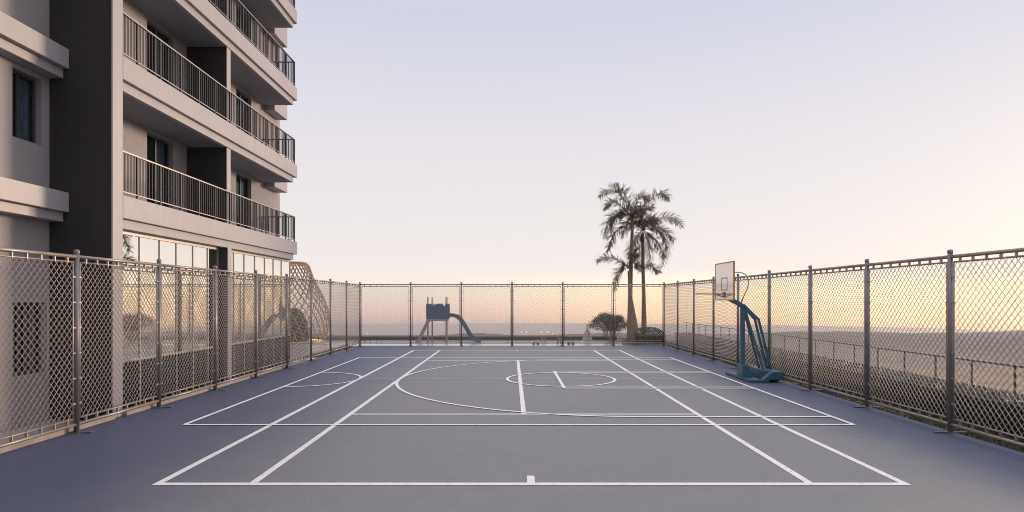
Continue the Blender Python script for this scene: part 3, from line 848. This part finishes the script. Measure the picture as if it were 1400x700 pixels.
# ------------------------------------------------------------------ play tower with slide
Y = 39.6
ps = empty('play_tower', (PX(598.5, Y), Y, -0.03), 0, 'blue castle-topped play tower with slide behind the far fence', 'playground slide')
OX = PX(598.5, Y)


def lx(x): return PX(x, Y) - OX


first = None
for (x, dy) in ((586.5, -0.55), (586.5, 0.55), (612, -0.55), (612, 0.55)):
    sx = 0.16 if dy > 0 else 0.0
    m = MB(); m.tube([(0, 0, 0), (0, 0, 2.84)], 0.055, 10); m.lathe([(0.06, 2.80), (0.06, 2.85), (0, 2.88)], n=10)
    if first is None: first = c = m.build('post', 'playpost', ps)
    else: c = first.copy(); COL.objects.link(c); c.parent = ps
    c.location = (lx(x) + (sx if x < 600 else -sx) * 0.9, dy, 0)
zb, zt, zm = 1.47, 2.44, 2.20
x0, x1 = lx(584.5), lx(613.5)
poly = [(x0, zb), (x1, zb), (x1, zt)]
steps = [(1 - .13, zt), (1 - .13, zm + .1), (1 - .22, zm + .1), (1 - .22, zm), (1 - .30, zm), (1 - .30, zt), (.42, zt), (.42, zm), (.34, zm), (.34, zm + .14), (.26, zm + .14), (.26, zt)]
poly += [(x0 + (x1 - x0) * q, z) for q, z in steps] + [(x0, zt)]
for yy in (-0.66, 0.62):
    m = MB(); m.prism(poly, 'y', yy, yy + 0.04); m.build('castle_panel', 'blue', ps, fix=True)
m = MB(); m.box(x0, x1, -0.60, 0.60, 1.36, 1.45); m.build('platform', 'playpost', ps, bevel=0.01)
# slide chute: curved trough
path = [(612, 433), (618, 431.2), (625, 433), (631, 438.5), (636.5, 447), (641.5, 456), (646, 462.3), (651, 465.2), (658, 466)]
pts = [(lx(a), PZ(b_, Y) + 0.06) for a, b_ in path]
m = MB(); vs = []; prof = [(-0.32, 0.22), (-0.32, 0.0), (0.32, 0.0), (0.32, 0.22), (0.28, 0.22), (0.28, 0.05), (-0.28, 0.05), (-0.28, 0.22)]
for i, (x, z) in enumerate(pts):
    a = pts[max(0, i - 1)]; b_ = pts[min(len(pts) - 1, i + 1)]; t = Vector((b_[0] - a[0], b_[1] - a[1])).normalized(); nn = Vector((-t.y, t.x))
    for (py, pz) in prof: vs.append((x + nn.x * (pz - 0.11), py, max(0.0, z - 0.06 + nn.y * (pz - 0.11) + 0.06)))
q = len(prof); fs = []
for i in range(len(pts) - 1):
    for k in range(q): k2 = (k + 1) % q; fs.append((i * q + k, i * q + k2, (i + 1) * q + k2, (i + 1) * q + k))
fs.append(tuple(range(q))); fs.append(tuple(range(len(vs) - 1, len(vs) - q - 1, -1)))
m.add(vs, fs); m.build('slide_chute', 'blue', ps, fix=True)
m = MB()
for dy in (-0.34, 0.34): m.bar((lx(586), dy, 1.38), (lx(571), dy, 0.0), 0.06, 0.14)
for k in range(5):
    f = (k + 0.6) / 5.4; m.box(lx(571) + (lx(586) - lx(571)) * f - 0.05, lx(571) + (lx(586) - lx(571)) * f + 0.05, -0.31, 0.31, 1.38 * f, 1.38 * f + 0.035)
m.build('ladder', 'playpost', ps)


# small blue and orange play seats on the paving
def stool(px_, yy, top, leg, label, w=0.36, h_=0.30, back=True):
    r = empty('play_stool', (PX(px_, yy), yy, -0.03), random.uniform(-.4, .4), label, 'play seat', 'small play seats behind the far fence')
    a = MB(); a.box(-w / 2, w / 2, -w / 2, w / 2, h_ * 0.55, h_ * 0.7)
    a.build('seat', top, r, bevel=0.02)
    for sx in (-1, 1):
        s = MB(); s.prism([(-w / 2, 0), (-w / 4, 0), (-w / 6, h_ * .25), (w / 6, h_ * .25), (w / 4, 0), (w / 2, 0), (w / 2, h_ * .55), (-w / 2, h_ * .55)], 'x', sx * w * .42 - .03, sx * w * .42 + .03)
        s.build('side_panel', leg, r, bevel=0.01, fix=True)
    if back:
        s = MB(); s.box(-w / 2, w / 2, w / 2 - 0.06, w / 2, h_ * 0.7, h_ * 1.25); s.build('backrest', leg, r, bevel=0.02)


stool(732.5, 37.6, 'blue', 'blue', 'low blue play seat right of the court centre mark, under the fence rail', 0.34, 0.22, False)
stool(780.5, 37.6, 'blue', 'blue', 'low blue play seat beside the fence post left of the stone ornament', 0.34, 0.22, False)
stool(743.5, 40.3, 'blue', 'orange', 'blue and orange play seat farthest back near the parapet', 0.26, 0.30)
stool(764.5, 37.9, 'blue', 'orange', 'blue and orange play seat standing just left of a fence post', 0.26, 0.30)
stool(857.5, 37.0, 'blue', 'orange', 'blue and orange play seat in front of the tallest palm', 0.40, 0.34, False)

# ------------------------------------------------------------------ lattice pavilion
Y = 39.4
PXc = PX(403, Y)
pv = empty('lattice_pavilion', (PXc, Y, -0.03), 0, 'tall vase-shaped timber lattice pavilion beyond the corner of the building', 'pavilion')
prof = [(1.80, 0.0), (2.02, 0.7), (2.10, 1.4), (2.02, 2.1), (1.78, 2.8), (1.42, 3.5), (1.12, 4.1), (0.95, 4.6), (0.86, 4.85), (0.68, 5.03)]


def prad(z):
    for (r0, z0), (r1, z1) in zip(prof[:-1], prof[1:]):
        if z <= z1: f = (z - z0) / (z1 - z0); f2 = f; return r0 + (r1 - r0) * f2
    return prof[-1][0]


m = MB(); NS = 28; ZN = 26
for sg in (1, -1):
    for k in range(NS):
        pts = []
        for i in range(ZN + 1):
            z = 5.03 * i / ZN; a = 2 * PI * k / NS + sg * (0.16 * z + 0.035 * z * z + 0.02); r = prad(z) + (0.02 if sg > 0 else -0.02)
            pts.append((r * math.cos(a), r * math.sin(a), z))
        m.tube(pts, 0.027, 4, smooth=False)
m.build('lattice', 'lattice', pv)
for z in (0.03, 5.03):
    m = MB(); m.tube([(prad(z) * math.cos(2 * PI * k / 48), prad(z) * math.sin(2 * PI * k / 48), z) for k in range(48)], 0.06, 6, closed=True)
    m.build('ring_beam', 'lattice', pv)
m = MB(); m.tube([(1.70 * math.cos(2 * PI * k / 48), 1.70 * math.sin(2 * PI * k / 48), 0.06) for k in range(48)], 0.03, 6, closed=True); m.build('light_strip', 'strip', pv)
rb = empty('round_shrub', (PXc - 0.15, Y + 0.1, -0.03), 0, 'dark dome-shaped shrub enclosed by the timber lattice pavilion', 'shrub')
lf = MB(); core = MB()
core.lathe([(0.85, 0), (0.95, 0.6), (0.88, 1.2), (0.6, 1.7), (0.25, 1.95), (0, 2.0)], n=16); core.build('stems', 'hedge_core', rb)
for i in range(3800):
    z = 2.15 * random.random(); r = 1.05 * math.sqrt(max(0, 1 - (z / 2.2) ** 2.2)) * random.uniform(.86, 1.06); a = random.uniform(0, 2 * PI)
    leaf_quad(lf, (r * math.cos(a), r * math.sin(a), z), (math.cos(a), math.sin(a), .5), random.uniform(.06, .12), .5)
lf.build('foliage', 'hedge', rb)

# ------------------------------------------------------------------ distant street lamps
first = None
for (x, y, big) in ((712.5, 454.0, 1.0), (720.2, 454.0, .9), (740.5, 453.9, .75), (748.8, 454.0, .95), (755.5, 455.8, .7),
                    (665.5, 456.4, .5), (669, 456.4, .45), (681, 456.5, .5), (684.8, 456.5, .45), (690.5, 456.5, .5), (766, 455.8, .5), (502.5, 456, .5), (650.5, 456.3, .45)):
    Yd = 1020.0; hgt = 9.0
    xx, zl = PX(x, Yd), PZ(y, Yd)
    a = math.atan2(xx, Yd); zg = land_z(math.hypot(xx, Yd), a)
    r = empty('street_lamp', (xx, Yd, zg), 0, 'tiny glowing street lamp far below beyond the terrace', 'street lamp', 'distant street lamps')
    hgt = max(4.0, zl - zg)
    m = MB(); m.tube([(0, 0, 0), (0, 0, hgt - 0.8)], [0.16, 0.09], 6); m.build('pole', 'rail_dark', r)
    m = MB(); rad = 0.55 * big
    m.lathe([(0.02, hgt - rad)] + [(rad * math.sin(PI * q / 8), hgt - rad * math.cos(PI * q / 8)) for q in range(1, 8)] + [(0.02, hgt + rad)], n=10); m.build('lamp_head', 'lamp', r)

# ------------------------------------------------------------------ haze
m = MB(); m.box(-4300, 4300, -4300, 4300, -165, 26)
hz = m.build('haze', 'stone'); tag(hz, kind='stuff')
hm = bpy.data.materials.new('haze_air'); hm.use_nodes = True; hn = hm.node_tree.nodes; hn.clear()
out = hn.new('ShaderNodeOutputMaterial'); vol = hn.new('ShaderNodeVolumePrincipled')
vol.inputs['Color'].default_value = (0.97, 0.90, 0.86, 1); vol.inputs['Density'].default_value = 0.00010; vol.inputs['Anisotropy'].default_value = 0.35
hm.node_tree.links.new(vol.outputs['Volume'], out.inputs['Volume'])
hz.data.materials.clear(); hz.data.materials.append(hm)

# ------------------------------------------------------------------ sky, sun, camera
SUN_AZ, SUN_EL = 50.0, 7.0
w = bpy.data.worlds.new('World'); sc.world = w; w.use_nodes = True
n = w.node_tree.nodes; l = w.node_tree.links
bg = n['Background']; bg.inputs['Strength'].default_value = 0.10
sky = n.new('ShaderNodeTexSky'); sky.sky_type = 'NISHITA'; sky.sun_disc = False
sky.sun_elevation = R(SUN_EL); sky.sun_rotation = R(SUN_AZ); sky.air_density = 1.0; sky.dust_density = 2.0; sky.ozone_density = 1.5
tc = n.new('ShaderNodeTexCoord'); sep = n.new('ShaderNodeSeparateXYZ'); l.new(tc.outputs['Generated'], sep.inputs['Vector'])
mr = n.new('ShaderNodeMapRange'); mr.inputs['From Min'].default_value = -0.1; mr.inputs['From Max'].default_value = 0.9
l.new(sep.outputs['Z'], mr.inputs['Value'])
cr = n.new('ShaderNodeValToRGB'); l.new(mr.outputs['Result'], cr.inputs['Fac'])
els = [(-0.052, (0.42, 0.35, 0.37)), (-0.040, (0.50, 0.39, 0.39)), (-0.028, (0.80, 0.54, 0.50)), (-0.013, (0.93, 0.66, 0.58)), (0.002, (0.96, 0.80, 0.66)), (0.022, (0.90, 0.82, 0.75)),
       (0.07, (0.83, 0.78, 0.765)), (0.24, (0.75, 0.715, 0.755)), (0.42, (0.60, 0.615, 0.735)), (0.60, (0.86, 0.88, 0.98)), (0.88, (1.25, 1.22, 1.28))]
ce = cr.color_ramp.elements
while len(ce) < len(els): ce.new(0.5)
for e, (z, c) in zip(ce, els): e.position = z + 0.1; e.color = (*c, 1)
sc10 = n.new('ShaderNodeVectorMath'); sc10.operation = 'SCALE'; sc10.inputs['Scale'].default_value = 10.0
l.new(cr.outputs['Color'], sc10.inputs[0])
# golden glow of the low sun around its azimuth, close to the horizon
sdir = Vector((math.sin(R(SUN_AZ)) * math.cos(R(SUN_EL)), math.cos(R(SUN_AZ)) * math.cos(R(SUN_EL)), math.sin(R(SUN_EL))))
dot = n.new('ShaderNodeVectorMath'); dot.operation = 'DOT_PRODUCT'; dot.inputs[1].default_value = sdir
l.new(tc.outputs['Generated'], dot.inputs[0])
g1 = n.new('ShaderNodeMapRange'); g1.interpolation_type = 'SMOOTHSTEP'; g1.inputs['From Min'].default_value = 0.46; g1.inputs['From Max'].default_value = 1.0
l.new(dot.outputs['Value'], g1.inputs['Value'])
g2 = n.new('ShaderNodeMapRange'); g2.interpolation_type = 'SMOOTHSTEP'; g2.inputs['From Min'].default_value = 0.050; g2.inputs['From Max'].default_value = 0.0
l.new(sep.outputs['Z'], g2.inputs['Value'])
gm = n.new('ShaderNodeMath'); gm.operation = 'MULTIPLY'; l.new(g1.outputs['Result'], gm.inputs[0]); l.new(g2.outputs['Result'], gm.inputs[1])
gc = n.new('ShaderNodeVectorMath'); gc.operation = 'SCALE'; gc.inputs[0].default_value = (7.5, 4.3, -0.2); l.new(gm.outputs['Value'], gc.inputs['Scale'])
add = n.new('ShaderNodeVectorMath'); add.operation = 'ADD'; l.new(sc10.outputs['Vector'], add.inputs[0]); l.new(gc.outputs['Vector'], add.inputs[1])
mix = n.new('ShaderNodeMix'); mix.data_type = 'RGBA'; mix.inputs['Factor'].default_value = 0.05
l.new(add.outputs['Vector'], mix.inputs['A']); l.new(sky.outputs['Color'], mix.inputs['B'])
l.new(mix.outputs['Result'], bg.inputs['Color'])

sd = bpy.data.lights.new('Sun', 'SUN'); sd.energy = 2.4; sd.angle = R(11); sd.color = (1.0, 0.72, 0.51)
so = bpy.data.objects.new('Sun', sd); COL.objects.link(so); so.rotation_euler = sdir.to_track_quat('Z', 'Y').to_euler()

cam = bpy.data.cameras.new('Camera'); co = bpy.data.objects.new('Camera', cam); COL.objects.link(co)
co.location = (0, 0, H); co.rotation_euler = (R(90), 0, 0)
cam.sensor_width = 36.0; cam.lens = F / 1400 * 36; cam.shift_x = 1.0 / 1400; cam.shift_y = (HY - 350) / 1400
cam.clip_start = 0.05; cam.clip_end = 20000
sc.camera = co

sc.view_settings.view_transform = 'Standard'; sc.view_settings.look = 'None'; sc.view_settings.gamma = 1; sc.view_settings.exposure = 0.16
sc.view_settings.use_curve_mapping = False
sc.render.engine = 'CYCLES'
cy = sc.cycles
sc.cycles.pixel_filter_type = 'BLACKMAN_HARRIS'; cy.filter_width = 0.95
cy.use_denoising = True
try: cy.denoiser = 'OPENIMAGEDENOISE'
except Exception: pass
cy.max_bounces = 6; cy.diffuse_bounces = 3; cy.glossy_bounces = 4; cy.transmission_bounces = 3; cy.volume_bounces = 1; cy.transparent_max_bounces = 6
cy.sample_clamp_indirect = 6.0
cy.use_adaptive_sampling = True; cy.adaptive_threshold = 0.012
